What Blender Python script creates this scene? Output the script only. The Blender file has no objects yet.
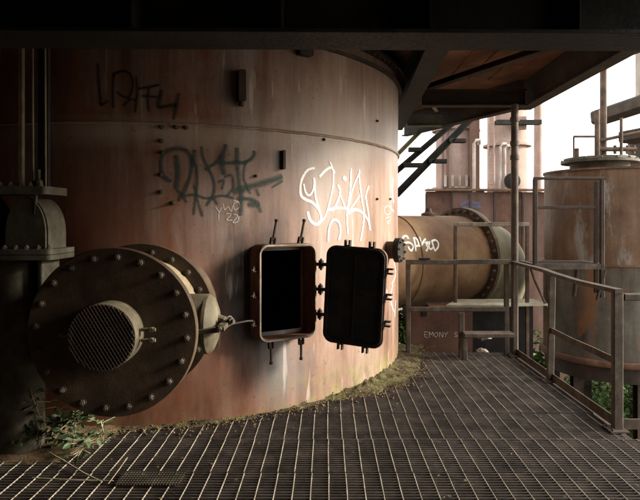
import bpy, math, random
from mathutils import Vector, Matrix, Euler, noise as mnoise
random.seed(7)
S = bpy.context.scene
COL = S.collection
PI = math.pi

# ------------------------------------------------------------------ camera, sky, sun, exposure
cam_data = bpy.data.cameras.new('camera')
cam = bpy.data.objects.new('camera', cam_data); COL.objects.link(cam)
cam.location = (0, 0, 1.5); cam.rotation_euler = (PI/2, 0, 0)
cam_data.sensor_width = 36; cam_data.lens = 31.5
cam_data.shift_x = -8/640; cam_data.shift_y = -31/640
cam_data.clip_start = 0.05; cam_data.clip_end = 2000
S.camera = cam
SUN_EL, SUN_AZ = math.radians(22), math.radians(0)     # azimuth from +X, negative = towards the camera side
w = bpy.data.worlds.new('World'); S.world = w; w.use_nodes = True
sky = w.node_tree.nodes.new('ShaderNodeTexSky'); sky.sky_type = 'NISHITA'; sky.sun_disc = False
sky.sun_elevation = SUN_EL; sky.sun_rotation = PI/2 - SUN_AZ
sky.dust_density = 2.0; sky.air_density = 1.0; sky.ozone_density = 1.0
bgn = w.node_tree.nodes['Background']; bgn.inputs[1].default_value = 0.15
cloud = w.node_tree.nodes.new('ShaderNodeMix'); cloud.data_type = 'RGBA'      # an even white cloud cover over the clear sky
cloud.inputs[0].default_value = .72; cloud.inputs[7].default_value = (10.0, 9.8, 9.0, 1)
w.node_tree.links.new(sky.outputs[0], cloud.inputs[6]); w.node_tree.links.new(cloud.outputs[2], bgn.inputs[0])
sd = bpy.data.lights.new('sun', 'SUN'); sd.energy = 4.4; sd.angle = math.radians(14); sd.color = (1.0, .945, .82)
so = bpy.data.objects.new('sun', sd); COL.objects.link(so)
sv = Vector((math.cos(SUN_EL)*math.cos(SUN_AZ), math.cos(SUN_EL)*math.sin(SUN_AZ), math.sin(SUN_EL)))
so.rotation_euler = sv.to_track_quat('Z', 'Y').to_euler(); so.location = sv*40
vs = S.view_settings
vs.view_transform = 'Standard'; vs.look = 'None'; vs.gamma = 1; vs.use_curve_mapping = False
vs.exposure = 1.3
S.render.resolution_x = 1024; S.render.resolution_y = 800

# ------------------------------------------------------------------ node materials
class NT:
    def __init__(s, name):
        s.m = bpy.data.materials.new(name); s.m.use_nodes = True
        s.t = s.m.node_tree; s.b = s.t.nodes['Principled BSDF']; s.out = s.t.nodes['Material Output']
        s.tc = s.t.nodes.new('ShaderNodeTexCoord')
    def put(s, sock, v):
        if hasattr(v, 'links'): s.t.links.new(v, sock)
        elif isinstance(v, (tuple, list)) and len(v) == 3 and sock.type == 'RGBA': sock.default_value = (*v, 1)
        else: sock.default_value = v
    def coords(s, scale=(1,1,1), src='Object', rnd=False):
        mp = s.t.nodes.new('ShaderNodeMapping'); mp.inputs['Scale'].default_value = scale
        s.t.links.new(s.tc.outputs[src], mp.inputs['Vector'])
        if rnd:
            oi = s.t.nodes.new('ShaderNodeObjectInfo')
            k = s.t.nodes.new('ShaderNodeVectorMath'); k.operation = 'SCALE'
            k.inputs[0].default_value = (31, 17, 23); s.t.links.new(oi.outputs['Random'], k.inputs['Scale'])
            s.t.links.new(k.outputs[0], mp.inputs['Location'])
        return mp.outputs[0]
    def noise(s, co, scale, detail=5, rough=.6, dist=0):
        n = s.t.nodes.new('ShaderNodeTexNoise'); s.t.links.new(co, n.inputs['Vector'])
        n.inputs['Scale'].default_value = scale; n.inputs['Detail'].default_value = detail
        n.inputs['Roughness'].default_value = rough; n.inputs['Distortion'].default_value = dist
        return n.outputs['Fac']
    def ramp(s, fac, stops):
        r = s.t.nodes.new('ShaderNodeValToRGB'); s.put(r.inputs[0], fac)
        e = r.color_ramp.elements
        while len(e) < len(stops): e.new(.5)
        for i, (p, c) in enumerate(stops):
            e[i].position = p
            e[i].color = (*c, 1) if isinstance(c, (tuple, list)) else (c, c, c, 1)
        return r.outputs[0]
    def mix(s, fac, a, b, mode='MIX'):
        n = s.t.nodes.new('ShaderNodeMix'); n.data_type = 'RGBA'; n.blend_type = mode
        s.put(n.inputs[0], fac); s.put(n.inputs[6], a); s.put(n.inputs[7], b); return n.outputs[2]
    def math(s, op, a, b=0.0, c=0.0, clamp=False):
        n = s.t.nodes.new('ShaderNodeMath'); n.operation = op; n.use_clamp = clamp
        s.put(n.inputs[0], a); s.put(n.inputs[1], b); s.put(n.inputs[2], c); return n.outputs[0]
    def xyz(s, src='Object'):
        n = s.t.nodes.new('ShaderNodeSeparateXYZ'); s.t.links.new(s.tc.outputs[src], n.inputs[0]); return n.outputs
    def bump(s, h, strength=.3, dist=.01):
        n = s.t.nodes.new('ShaderNodeBump'); n.inputs['Strength'].default_value = strength
        n.inputs['Distance'].default_value = dist; s.t.links.new(h, n.inputs['Height'])
        s.t.links.new(n.outputs[0], s.b.inputs['Normal'])
    def fin(s, color, rough=.8, metal=0.0, spec=.3):
        s.put(s.b.inputs['Base Color'], color); s.put(s.b.inputs['Roughness'], rough)
        s.put(s.b.inputs['Metallic'], metal); s.b.inputs['Specular IOR Level'].default_value = spec
        return s.m

def rust(name, dark, mid, light, scale=3.0, streak=.5, rough=(.55, .9), bump=.35, rnd=False, spec=.35, chip=None):
    n = NT(name); co = n.coords(rnd=rnd); st = n.coords((1, 1, .12), rnd=rnd)
    a = n.noise(co, scale, 8, .65); b = n.noise(st, scale*3, 5, .6)
    f = n.math('ADD', n.math('MULTIPLY', a, 1-streak*.5), n.math('MULTIPLY', b, streak*.5))
    c = n.ramp(f, [(.34, dark), (.5, mid), (.66, light)])
    fine = n.noise(co, scale*18, 4, .7)
    c = n.mix(.35, c, n.ramp(fine, [(.3, (.25,.25,.25)), (.7, (1,1,1))]), 'MULTIPLY')
    if chip:
        k = n.ramp(n.noise(n.coords((1,1,.28)), scale*1.5, 9, .7, .3), [(.52, 0.0), (.62, .9)])
        c = n.mix(k, c, chip)
    n.bump(n.math('ADD', fine, a), bump, .006)
    return n.fin(c, n.ramp(fine, [(.3, rough[0]), (.7, rough[1])]), 0, spec)

M = {}
M['rust'] = rust('rusted_steel', (.045,.020,.012), (.13,.062,.036), (.24,.125,.070))
M['rust_dark'] = rust('dark_rusted_steel', (.014,.009,.007), (.035,.021,.015), (.075,.044,.028))
M['rust_drum'] = rust('dull_brown_steel', (.024,.013,.007), (.058,.034,.018), (.11,.070,.040), scale=4, streak=.45)
M['drum_tan'] = rust('tan_painted_steel', (.10,.072,.042), (.20,.155,.095), (.30,.245,.16), scale=4, streak=.3)
M['bolt'] = rust('bolt_steel', (.03,.022,.016), (.075,.058,.043), (.15,.12,.092), scale=25, streak=0, rnd=True)
M['lip'] = rust('worn_lip_steel', (.08,.06,.045), (.22,.18,.14), (.38,.33,.27), scale=9, streak=.3)
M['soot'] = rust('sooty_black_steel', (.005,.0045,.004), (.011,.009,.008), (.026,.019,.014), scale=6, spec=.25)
M['rail'] = rust('weathered_rail_steel', (.028,.020,.014), (.066,.046,.033), (.14,.105,.076), scale=7, streak=.6)
M['rod'] = rust('worn_rod_steel', (.15,.125,.095), (.26,.22,.17), (.38,.335,.275), scale=9, streak=0, rough=(.35,.6), rnd=True)
M['bar'] = rust('grating_bar_steel', (.040,.031,.027), (.082,.063,.054), (.14,.11,.092), scale=6, streak=0, rnd=True)
M['olive'] = rust('dull_olive_steel', (.045,.034,.020), (.095,.076,.046), (.16,.135,.088), scale=5, streak=.2)
M['valve'] = rust('grey_green_cast_iron', (.032,.026,.017), (.070,.060,.041), (.12,.106,.075), scale=6, streak=.3)
M['pipe'] = rust('rusty_green_pipe', (.09,.040,.019), (.185,.096,.046), (.27,.18,.092), scale=1.6, streak=.7)
M['pipe_green'] = rust('green_painted_pipe', (.085,.058,.03), (.17,.145,.085), (.25,.23,.145), scale=2, streak=.7)
M['flange'] = rust('dark_flange', (.03,.018,.012), (.085,.05,.032), (.16,.105,.07), scale=6)
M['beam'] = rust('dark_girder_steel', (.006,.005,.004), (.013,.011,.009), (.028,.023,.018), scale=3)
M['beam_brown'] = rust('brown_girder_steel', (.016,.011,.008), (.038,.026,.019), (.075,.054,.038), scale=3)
M['beam_green'] = rust('grey_green_beam', (.07,.08,.065), (.15,.17,.14), (.24,.26,.22), scale=4)
M['ceiling'] = rust('rust_red_deck_sheet', (.105,.045,.026), (.195,.088,.052), (.28,.14,.085), scale=2, streak=0, bump=.2)
M['tank_up'] = rust('streaked_rust_paint', (.065,.033,.018), (.135,.074,.042), (.21,.14,.093), scale=2.2, streak=.9, chip=(.235,.22,.20))
M['tank_low'] = rust('grey_rust_paint', (.040,.026,.018), (.10,.084,.066), (.19,.178,.152), scale=2.0, streak=.9, chip=(.17,.072,.030))
M['pink'] = rust('haze_paled_rust', (.19,.115,.092), (.30,.20,.168), (.42,.31,.27), scale=.8, streak=.8)  # rust paled to put the bright haze of the distance into its colour
M['pink_dark'] = rust('brown_red_sheet', (.075,.034,.025), (.14,.075,.058), (.22,.135,.108), scale=.8, streak=.7)
M['pale'] = rust('pale_pipe_steel', (.22,.17,.145), (.36,.30,.265), (.50,.44,.40), scale=2, streak=.6)
M['grey'] = rust('grey_concrete', (.09,.085,.072), (.15,.142,.122), (.22,.21,.185), scale=1.5, streak=.5)
M['plank'] = rust('weathered_pale_board', (.20,.18,.12), (.33,.30,.21), (.44,.40,.30), scale=4, streak=0)
M['cabinet'] = rust('red_brown_sheet', (.045,.020,.013), (.095,.042,.027), (.15,.075,.05), scale=3)
M['ground'] = rust('bare_dirt', (.05,.04,.025), (.11,.085,.055), (.18,.145,.10), scale=.8, streak=0)
M['brick'] = rust('shade_wall_brick', (.03,.018,.014), (.07,.04,.03), (.11,.065,.05), scale=2, streak=.3)
M['blue'] = rust('blue_spray', (.02,.03,.10), (.04,.06,.20), (.08,.11,.28), scale=4)

def leafmat(name, a, b, c):
    n = NT(name); co = n.coords()
    n.b.inputs['Subsurface Weight'].default_value = 0
    col = n.ramp(n.noise(co, 9, 3), [(.3, a), (.5, b), (.72, c)])
    m = n.fin(col, .5, 0, .4)
    tr = n.t.nodes.new('ShaderNodeBsdfTranslucent'); n.put(tr.inputs[0], col)
    ms = n.t.nodes.new('ShaderNodeMixShader'); ms.inputs[0].default_value = .3
    n.t.links.new(n.b.outputs[0], ms.inputs[1]); n.t.links.new(tr.outputs[0], ms.inputs[2])
    n.t.links.new(ms.outputs[0], n.out.inputs[0])
    return m
M['leaf'] = leafmat('bush_leaf', (.035,.07,.018), (.085,.15,.04), (.17,.25,.085))
M['weed'] = leafmat('weed_leaf', (.035,.055,.022), (.065,.10,.04), (.12,.16,.075))
M['moss_leaf'] = leafmat('moss_tuft', (.06,.040,.022), (.12,.10,.042), (.20,.19,.075))
M['twig'] = rust('dry_twig', (.16,.12,.075), (.28,.23,.15), (.40,.34,.24), scale=20, streak=0)

def moss_mat():
    n = NT('moss_and_dirt'); co = n.coords()
    a = n.noise(co, 4, 6, .65); f = n.noise(co, 60, 4, .7)
    c = n.ramp(a, [(.38, (.06,.043,.028)), (.5, (.11,.085,.048)), (.58, (.16,.145,.062)), (.70, (.22,.205,.095))])
    c = n.mix(.6, c, n.ramp(f, [(.3, (.2,.2,.2)), (.65, (1,1,1))]), 'MULTIPLY')
    n.bump(f, .9, .02); return n.fin(c, .95, 0, .1)
M['moss'] = moss_mat()
def dirt_mat():
    n = NT('dry_dirt'); co = n.coords()
    a = n.noise(co, 5, 6, .65); f = n.noise(co, 80, 4, .7)
    c = n.ramp(a, [(.35, (.08,.05,.03)), (.5, (.16,.105,.06)), (.66, (.22,.16,.085))])
    c = n.mix(.6, c, n.ramp(f, [(.3, (.25,.25,.25)), (.65, (1,1,1))]), 'MULTIPLY')
    n.bump(f, .9, .015); return n.fin(c, .95, 0, .1)
M['dirt'] = dirt_mat()

TC = Vector((-1.7, 6.5, 0)); HF0 = Vector((-.30, 4.27, .943)); TR = 2.5           # furnace axis and radius
def tank_mat():
    n = NT('furnace_shell_rust'); co = n.coords(); st = n.coords((1, 1, .07)); st2 = n.coords((1, 1, .22))
    x, y, z = n.xyz()
    big = n.noise(n.coords((1, 1, .55)), .9, 5, .55, .3)
    med = n.noise(st2, 2.6, 7, .65); strk = n.noise(st, 9, 5, .6); fine = n.noise(co, 70, 4, .7)
    rustc = n.ramp(n.math('ADD', n.math('MULTIPLY', med, .65), n.math('MULTIPLY', strk, .35)),
                   [(.34, (.060,.021,.013)), (.45, (.135,.054,.034)), (.56, (.205,.098,.066)), (.70, (.29,.17,.122))])
    greyc = n.ramp(n.math('ADD', n.math('MULTIPLY', med, .5), n.math('MULTIPLY', strk, .5)),
                   [(.34, (.10,.050,.034)), (.44, (.19,.110,.082)), (.54, (.26,.172,.142)), (.68, (.36,.275,.245))])
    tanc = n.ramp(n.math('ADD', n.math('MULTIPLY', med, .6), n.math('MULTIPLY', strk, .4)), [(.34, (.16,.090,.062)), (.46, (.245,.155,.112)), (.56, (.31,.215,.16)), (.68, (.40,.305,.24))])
    zz = n.math('ADD', z, n.math('MULTIPLY', n.math('SUBTRACT', big, .5), 2.6))
    up = n.ramp(n.math('MULTIPLY', zz, .25), [(.28, 0.0), (.52, 1.0)])            # paint left on the upper courses
    c = n.mix(up, rustc, greyc)
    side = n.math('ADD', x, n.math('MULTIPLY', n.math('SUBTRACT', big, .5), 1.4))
    tan = n.ramp(n.math('MULTIPLY', side, .4), [(.40, 0.0), (.72, .85)])           # paler tan towards the right side
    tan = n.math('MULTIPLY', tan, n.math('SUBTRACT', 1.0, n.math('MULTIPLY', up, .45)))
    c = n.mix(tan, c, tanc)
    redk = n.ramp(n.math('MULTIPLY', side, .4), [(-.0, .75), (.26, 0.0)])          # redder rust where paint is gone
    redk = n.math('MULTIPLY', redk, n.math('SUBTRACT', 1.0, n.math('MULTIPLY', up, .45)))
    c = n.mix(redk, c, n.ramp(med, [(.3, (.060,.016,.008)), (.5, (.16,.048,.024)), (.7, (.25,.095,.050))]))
    blue = n.math('MULTIPLY', n.ramp(n.noise(n.coords((1,1,.3)), 1.7, 5, .6), [(.49, 0.0), (.64, .55)]), up)   # worn grey-blue primer
    c = n.mix(blue, c, n.mix(n.ramp(strk, [(.4, 0.0), (.62, 1.0)]), (.19,.175,.17), (.33,.325,.325)))
    pat = n.ramp(n.noise(n.coords((1,1,.5)), 3.4, 7, .7, .4), [(.49, 0.0), (.60, .85)])                          # raw rust blotches
    c = n.mix(n.math('MULTIPLY', pat, n.ramp(n.math('MULTIPLY', side, .4), [(.15, 1.0), (.75, .35)])), c, n.ramp(med, [(.35, (.13,.042,.020)), (.65, (.25,.10,.055))]))
    vein = n.ramp(n.noise(n.coords((1,1,.05)), 22, 4, .6), [(.57, 0.0), (.68, .45)])
    c = n.mix(vein, c, (.17,.085,.060))
    # soot blown out of the hatch, and wash marks below it
    sub = n.t.nodes.new('ShaderNodeVectorMath'); sub.operation = 'DISTANCE'; n.t.links.new(n.coords((1,1,.62)), sub.inputs[0])
    hp = HF0 - TC; sub.inputs[1].default_value = (hp.x-.22, hp.y-.10, (hp.z-.02)*.62)
    soot = n.ramp(n.math('ADD', sub.outputs['Value'], n.math('MULTIPLY', n.math('SUBTRACT', med, .5), .5)), [(.26, .85), (.47, 0.0)])
    c = n.mix(soot, c, (.020,.016,.014))
    sub2 = n.t.nodes.new('ShaderNodeVectorMath'); sub2.operation = 'DISTANCE'; n.t.links.new(n.coords((1,1,.75)), sub2.inputs[0])
    sub2.inputs[1].default_value = (hp.x-.05, hp.y+.06, (hp.z-.62)*.75)
    wash = n.ramp(n.math('ADD', sub2.outputs['Value'], n.math('MULTIPLY', n.math('SUBTRACT', strk, .5), .45)), [(.08, .75), (.30, 0.0)])
    c = n.mix(wash, c, (.15,.15,.15))
    drip = n.ramp(strk, [(.60, 0.0), (.70, .55)])
    c = n.mix(drip, c, (.10,.040,.022))
    drop = n.ramp(n.noise(n.coords((1,1,.1)), 14, 3, .5), [(.66, 0.0), (.72, .5)])
    c = n.mix(drop, c, (.52,.46,.41))
    # horizontal grinding band under the weld, pale
    band = n.math('MULTIPLY', n.ramp(n.math('ABSOLUTE', n.math('SUBTRACT', z, 2.13)), [(.02, .55), (.13, 0.0)]), n.ramp(big, [(.4, 0.0), (.6, 1.0)]))
    c = n.mix(band, c, (.46,.38,.31))
    # moss and dirt splash at the foot
    foot = n.math('MULTIPLY', n.ramp(z, [(.02, 1.0), (.30, 0.0)]), n.ramp(n.noise(co, 7, 6, .7), [(.42, 0.0), (.58, .9)]))
    foot = n.math('MULTIPLY', foot, n.ramp(n.math('MULTIPLY', side, .4), [(.42, .22), (.78, 1.0)]))
    c = n.mix(foot, c, n.ramp(n.noise(co, 5, 4), [(.4, (.13,.115,.04)), (.6, (.26,.25,.085))]))
    spots = n.ramp(n.noise(co, 24, 3, .6), [(.66, 0.0), (.72, .7)])
    c = n.mix(spots, c, (.09,.045,.03))
    c = n.mix(.25, c, n.ramp(fine, [(.3, (.45,.45,.45)), (.65, (1,1,1))]), 'MULTIPLY')
    n.bump(n.math('ADD', n.math('MULTIPLY', fine, .6), n.math('MULTIPLY', med, 2.0)), .22, .005)
    return n.fin(c, n.ramp(med, [(.3, .32), (.7, .52)]), 0, .55)
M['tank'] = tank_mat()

def spray(name, col, dens=1.0, soft=.45, rough=.6):
    n = NT(name); u = n.t.nodes.new('ShaderNodeUVMap'); sp = n.t.nodes.new('ShaderNodeSeparateXYZ')
    n.t.links.new(u.outputs[0], sp.inputs[0])
    d = n.math('ABSOLUTE', n.math('SUBTRACT', n.math('MULTIPLY', sp.outputs[1], 2.0), 1.0))
    edge = n.ramp(d, [(1-soft, 1.0), (1.0, 0.0)])
    grain = n.ramp(n.noise(n.coords(), 45, 4, .7), [(.28, .55), (.55, 1.0)])
    n.put(n.b.inputs['Alpha'], n.math('MULTIPLY', n.math('MULTIPLY', edge, grain), dens))
    return n.fin(col, rough, 0, .3)
M['spray_black'] = spray('black_spray', (.012,.016,.015), .75, .85)
M['spray_teal'] = spray('dark_teal_spray', (.026,.052,.048), .78, .85)
M['spray_white'] = spray('white_spray', (.80,.80,.77), 1.0, .3)
M['spray_chalk'] = spray('chalk_white', (.62,.60,.55), .8, .4)

# ------------------------------------------------------------------ mesh builder
class MB:
    def __init__(s): s.v = []; s.f = []; s.uv = None
    def add(s, vs, fs):
        o = len(s.v); s.v += [Vector(v) for v in vs]; s.f += [tuple(i+o for i in f) for f in fs]; return s
    def box(s, lo, hi):
        x0, y0, z0 = lo; x1, y1, z1 = hi
        return s.add([(x0,y0,z0),(x1,y0,z0),(x1,y1,z0),(x0,y1,z0),(x0,y0,z1),(x1,y0,z1),(x1,y1,z1),(x0,y1,z1)],
                     [(3,2,1,0),(4,5,6,7),(0,1,5,4),(1,2,6,5),(2,3,7,6),(3,0,4,7)])
    def frame(s, p0, p1, up=(0,0,1)):
        d = (Vector(p1)-Vector(p0)).normalized(); u = Vector(up)
        if abs(d.dot(u)) > .97: u = Vector((0,1,0))
        a = d.cross(u).normalized(); b = a.cross(d).normalized(); return d, a, b
    def sweep(s, pts, prof, up=(0,0,1), closed=False, caps=True):
        pts = [Vector(p) for p in pts]; n = len(pts); k = len(prof); vs = []; fs = []
        for i, p in enumerate(pts):
            q0 = pts[(i-1) % n] if (closed or i > 0) else pts[i]
            q1 = pts[(i+1) % n] if (closed or i < n-1) else pts[i]
            d, a, b = s.frame(q0, q1, up)
            vs += [p + a*u + b*v for u, v in prof]
        m = n if closed else n-1
        for i in range(m):
            j = (i+1) % n
            for t in range(k):
                r = (t+1) % k; fs.append((i*k+t, i*k+r, j*k+r, j*k+t))
        if caps and not closed:
            fs.append(tuple(reversed(range(k)))); fs.append(tuple((n-1)*k+t for t in range(k)))
        return s.add(vs, fs)
    def bar(s, p0, p1, w, h, up=(0,0,1)):
        c = min(w, h)*.15; a, b = w/2, h/2
        return s.sweep([p0, p1], [(-a+c,-b),(a-c,-b),(a,-b+c),(a,b-c),(a-c,b),(-a+c,b),(-a,b-c),(-a,-b+c)], up)
    def rect(s, pts, w, h, up=(0,0,1)):
        a, b = w/2, h/2; return s.sweep(pts, [(-a,-b),(a,-b),(a,b),(-a,b)], up)
    def angle(s, p0, p1, w, t, up=(0,0,1), fx=1, fy=1):     # rolled L section
        pr = [(0,0),(w*fx,0),(w*fx,t*fy),(t*fx,t*fy),(t*fx,w*fy),(0,w*fy)]
        if fx*fy < 0: pr = pr[::-1]
        return s.sweep([p0, p1], pr, up)
    def ibeam(s, p0, p1, w, h, t=.015, up=(0,0,1)):
        a, b, c = w/2, h/2, t/2
        pr = [(-a,-b),(a,-b),(a,-b+t),(c,-b+t),(c,b-t),(a,b-t),(a,b),(-a,b),(-a,b-t),(-c,b-t),(-c,-b+t),(-a,-b+t)]
        return s.sweep([p0, p1], pr, up)
    def tube(s, pts, r, n=10, up=(0,0,1), closed=False):
        return s.sweep(pts, [(r*math.cos(2*PI*i/n), r*math.sin(2*PI*i/n)) for i in range(n)], up, closed)
    def lathe(s, p, axis, prof, n=48, caps=True):            # prof: (distance along axis, radius)
        p = Vector(p); d = Vector(axis).normalized(); _, a, b = s.frame(p, p+d)
        vs = []; fs = []; k = len(prof)
        for h, r in prof:
            vs += [p + d*h + (a*math.cos(2*PI*i/n) + b*math.sin(2*PI*i/n))*r for i in range(n)]
        for i in range(k-1):
            for t in range(n):
                q = (t+1) % n; fs.append((i*n+t, i*n+q, (i+1)*n+q, (i+1)*n+t))
        if caps: fs.append(tuple(reversed(range(n)))); fs.append(tuple((k-1)*n+t for t in range(n)))
        return s.add(vs, fs)
    def ring(s, p, axis, r0, r1, h0, h1, n=64):              # washer-like flange, solid
        return s.lathe(p, axis, [(h0,r0),(h0,r1),(h1,r1),(h1,r0),(h0,r0)], n, caps=False)
    def extr(s, outline, org, ux, uy, depth):                # outline in (ux,uy), extruded along ux x uy
        org, ux, uy = Vector(org), Vector(ux), Vector(uy); nz = ux.cross(uy); k = len(outline)
        vs = [org+ux*a+uy*b for a, b in outline] + [org+ux*a+uy*b+nz*depth for a, b in outline]
        fs = [tuple(reversed(range(k))), tuple(range(k, 2*k))] + [(i, (i+1)%k, k+(i+1)%k, k+i) for i in range(k)]
        return s.add(vs, fs)
    def build(s, name, mat, parent=None, origin=None, smooth=35):
        me = bpy.data.meshes.new(name); o = bpy.data.objects.new(name, me)
        if parent is not None: org = wloc(parent); o.parent = parent
        else:
            if origin is None:
                xs = [v.x for v in s.v]; ys = [v.y for v in s.v]; zs = [v.z for v in s.v]
                origin = ((min(xs)+max(xs))/2, (min(ys)+max(ys))/2, min(zs))
            org = Vector(origin); o.location = org
        me.from_pydata([v-org for v in s.v], [], s.f)
        if s.uv:
            l = me.uv_layers.new(name='UVMap')
            for lp in me.loops: l.data[lp.index].uv = s.uv[lp.vertex_index]
        if smooth:
            me.polygons.foreach_set('use_smooth', [True]*len(me.polygons)); me.set_sharp_from_angle(angle=math.radians(smooth))
        me.materials.append(mat); COL.objects.link(o); return o
def wloc(o):
    v = Vector((0,0,0))
    while o is not None: v = v + o.location; o = o.parent
    return v
def empty(name, loc, label, cat, group=None):
    o = bpy.data.objects.new(name, None); o.empty_display_size = .1; o.location = loc; COL.objects.link(o)
    return tag(o, label, cat, group)
def tag(o, label=None, cat=None, group=None, kind=None):
    if label: o['label'] = label
    if cat: o['category'] = cat
    if group: o['group'] = group
    if kind: o['kind'] = kind
    return o
def struct(o): o['kind'] = 'structure'; return o

def hexbolt(name, mat, r=.016, h=.014, stud=.012):
    m = MB(); m.lathe((0,0,0), (0,0,1), [(0, r*1.35), (.003, r*1.35)], 12)
    m.lathe((0,0,.003), (0,0,1), [(0, r), (h*.85, r), (h, r*.85)], 6)
    if stud: m.lathe((0,0,h), (0,0,1), [(0, r*.5), (stud, r*.5)], 8)
    me = bpy.data.meshes.new(name); me.from_pydata(m.v, [], m.f); me.materials.append(mat); return me
BOLT = hexbolt('bolt', M['bolt']); BOLT_S = hexbolt('small_bolt', M['bolt'], .010, .010, .008)
BOLT_M = hexbolt('stud', M['bolt'], .013, .012, .022)
BOLT_L = hexbolt('large_bolt', M['bolt'], .024, .022, .02)
def bolt(parent, p, axis, me=None, name='bolt'):
    o = bpy.data.objects.new(name, me or BOLT); o.parent = parent; o.location = Vector(p)-wloc(parent)
    q = Vector(axis).to_track_quat('Z', 'Y'); o.rotation_mode = 'QUATERNION'
    o.rotation_quaternion = q @ Euler((0,0,random.random()*2)).to_quaternion(); COL.objects.link(o); return o
def spin(d, s):
    _, a, b = MB().frame((0,0,0), d); return a*math.cos(s)+b*math.sin(s)
def rrect(w, h, r, n=5, ox=0, oy=0):
    out = []
    for cx, cy, a0 in ((w/2-r, h/2-r, 0), (-w/2+r, h/2-r, PI/2), (-w/2+r, -h/2+r, PI), (w/2-r, -h/2+r, 3*PI/2)):
        for i in range(n+1): a = a0+PI/2*i/n; out.append((cx+r*math.cos(a)+ox, cy+r*math.sin(a)+oy))
    return out
def arc(c, u, v, r, a0, a1, n=12):
    c, u, v = Vector(c), Vector(u), Vector(v)
    return [c+(u*math.cos(a0+(a1-a0)*i/n)+v*math.sin(a0+(a1-a0)*i/n))*r for i in range(n+1)]

# ================================================================== SETTING: ground, platform, roof
g = MB(); g.box((-250,-250,-3.4), (250,400,-3.2)); struct(g.build('ground', M['ground'], origin=(0,0,-3.3)))

# grating floor: joists + individual panels of bars and rods
fl = MB()
for yy in (1.3, 3.3, 5.3): fl.box((-4.3, yy-.05, -.20), (2.05, yy+.05, -.045))
fl.box((2.06,-2.6,-.20), (2.14,6.25,-.045))
floor = struct(fl.build('grating_floor', M['rust_dark'], origin=(0,0,0)))
PL, PW = 3.0, .5
def panel_mesh(L, rows=16):
    m = MB(); nb = rows
    for i in range(nb):
        y = .010 + (PW-.020)*i/(nb-1); m.box((.002, y-.0022, -.030), (L-.002, y+.0022, 0 if 0 < i < nb-1 else .001))
    m.box((-.001,.003,-.030), (.003,PW-.003,-.001)); m.box((L-.003,.003,-.030), (L+.001,PW-.003,-.001))
    me = bpy.data.meshes.new('grating_panel'); me.from_pydata(m.v, [], m.f); me.materials.append(M['bar'])
    r = MB()
    for k in range(int(round(L/.1))):
        x = .05+.1*k
        j = random.uniform(-.0015,.0015)
        r.tube([(x+j,.002,-.0016),(x,.16,-.0021),(x-j,.33,-.0021),(x+j,PW-.002,-.0016)], .0036, 6)
    mr = bpy.data.meshes.new('cross_rods'); mr.from_pydata(r.v, [], r.f); mr.materials.append(M['rod'])
    return me, mr
PS = {}
def lay_panel(x, y, meshes):
    o = bpy.data.objects.new('grating_panel', meshes[0]); COL.objects.link(o); o.parent = floor
    o.location = (x, y, random.uniform(-.002,.002))
    o.rotation_euler = (random.uniform(-.007,.0), random.uniform(-.0008,.0008), random.uniform(-.0016,.0016))
    c = bpy.data.objects.new('cross_rod_set', meshes[1]); COL.objects.link(c); c.parent = o
Y0 = 3.323
for k in range(-11, 6):
    y = Y0 + .5*k
    xe = 2.05 if y > 3.6 else 2.35
    n = 64 if y > 3.6 else 67
    if n not in PS: PS[n] = [panel_mesh(n*.1, q) for q in (16, 17)]
    lay_panel(xe - n*.1 + random.uniform(-.004,.004), y, random.choice(PS[n]))
# roof: deck sheets on beams, unseen walls added left, behind and right to cut light
roof = MB(); roof.extr([(-4.5,-3.3),(2.42,-3.3),(2.42,6.72),(1.30,9.2),(-4.5,9.2)], (0,0,3.185), (1,0,0), (0,1,0), .05); roof = struct(roof.build('roof', M['ceiling'], origin=(0,0,3.15)))
shm = {}
def sheet(w, d):
    m = MB(); m.box((.004,.004,0), (w-.004,d-.004,.02)); 
    n = 4
    for i in range(1, n): m.box((w*i/n-.012,.006,-.012), (w*i/n+.012,d-.006,0))
    me = bpy.data.meshes.new('deck_sheet'); me.from_pydata(m.v, [], m.f); me.materials.append(M['ceiling']); return me
SH = sheet(.98, .62)
for i in range(7):
    for j in range(20):
        if (-4.45+.98*(i+1)) - 2.40 + max(0, (-3.25+.62*(j+1))-6.75)*.452 > 0.02: continue
        o = bpy.data.objects.new('deck_sheet', SH); COL.objects.link(o); o.parent = roof
        o.location = (-4.45+.98*i, -3.25+.62*j, .012+random.uniform(-.006,.006)); o.rotation_euler = (random.uniform(-.006,.006), random.uniform(-.004,.004), 0)
def girder(name, p0, p1, w, h, mat, label, t=.016, stiff=0):
    p0, p1 = Vector(p0), Vector(p1)
    e = empty(name, (p0+p1)/2 - Vector((0,0,h/2)), label, 'beam', 'steel beams under the roof')
    m = MB(); a, b, c = w/2, h/2, t/2
    d, ax, up = m.frame(p0, p1)
    MB.bar(m, p0 - up*(b-c), p1 - up*(b-c), w, t); m.build('bottom_flange', mat, e)
    m = MB(); m.rect([p0, p1], t*.8, h-2*t-.001); m.build('web', mat, e)
    m = MB(); m.bar(p0 + up*(b-c), p1 + up*(b-c), w, t); m.build('top_flange', mat, e)
    L = (p1-p0).length
    for i in range(stiff):
        q = p0 + d*(L*(i+.5)/stiff)
        m = MB()
        for s in (-1, 1): m.rect([q+ax*s*(t*.4+.001)+ax*0 - up*(b-t-.001) + ax*s*(a-t*.4-.012)/2, q + ax*s*(t*.4+.001) + up*(b-t-.001) + ax*s*(a-t*.4-.012)/2], a-t*.4-.012, .01, up=d)
        m.build('stiffener', mat, e)
    return e
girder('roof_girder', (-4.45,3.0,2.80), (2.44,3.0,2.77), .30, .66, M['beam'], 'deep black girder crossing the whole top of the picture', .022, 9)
girder('roof_beam', (.86,4.0,3.0), (1.04,8.6,3.0), .20, .28, M['beam'], 'dark beam under the roof running just right of the furnace rim')
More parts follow.
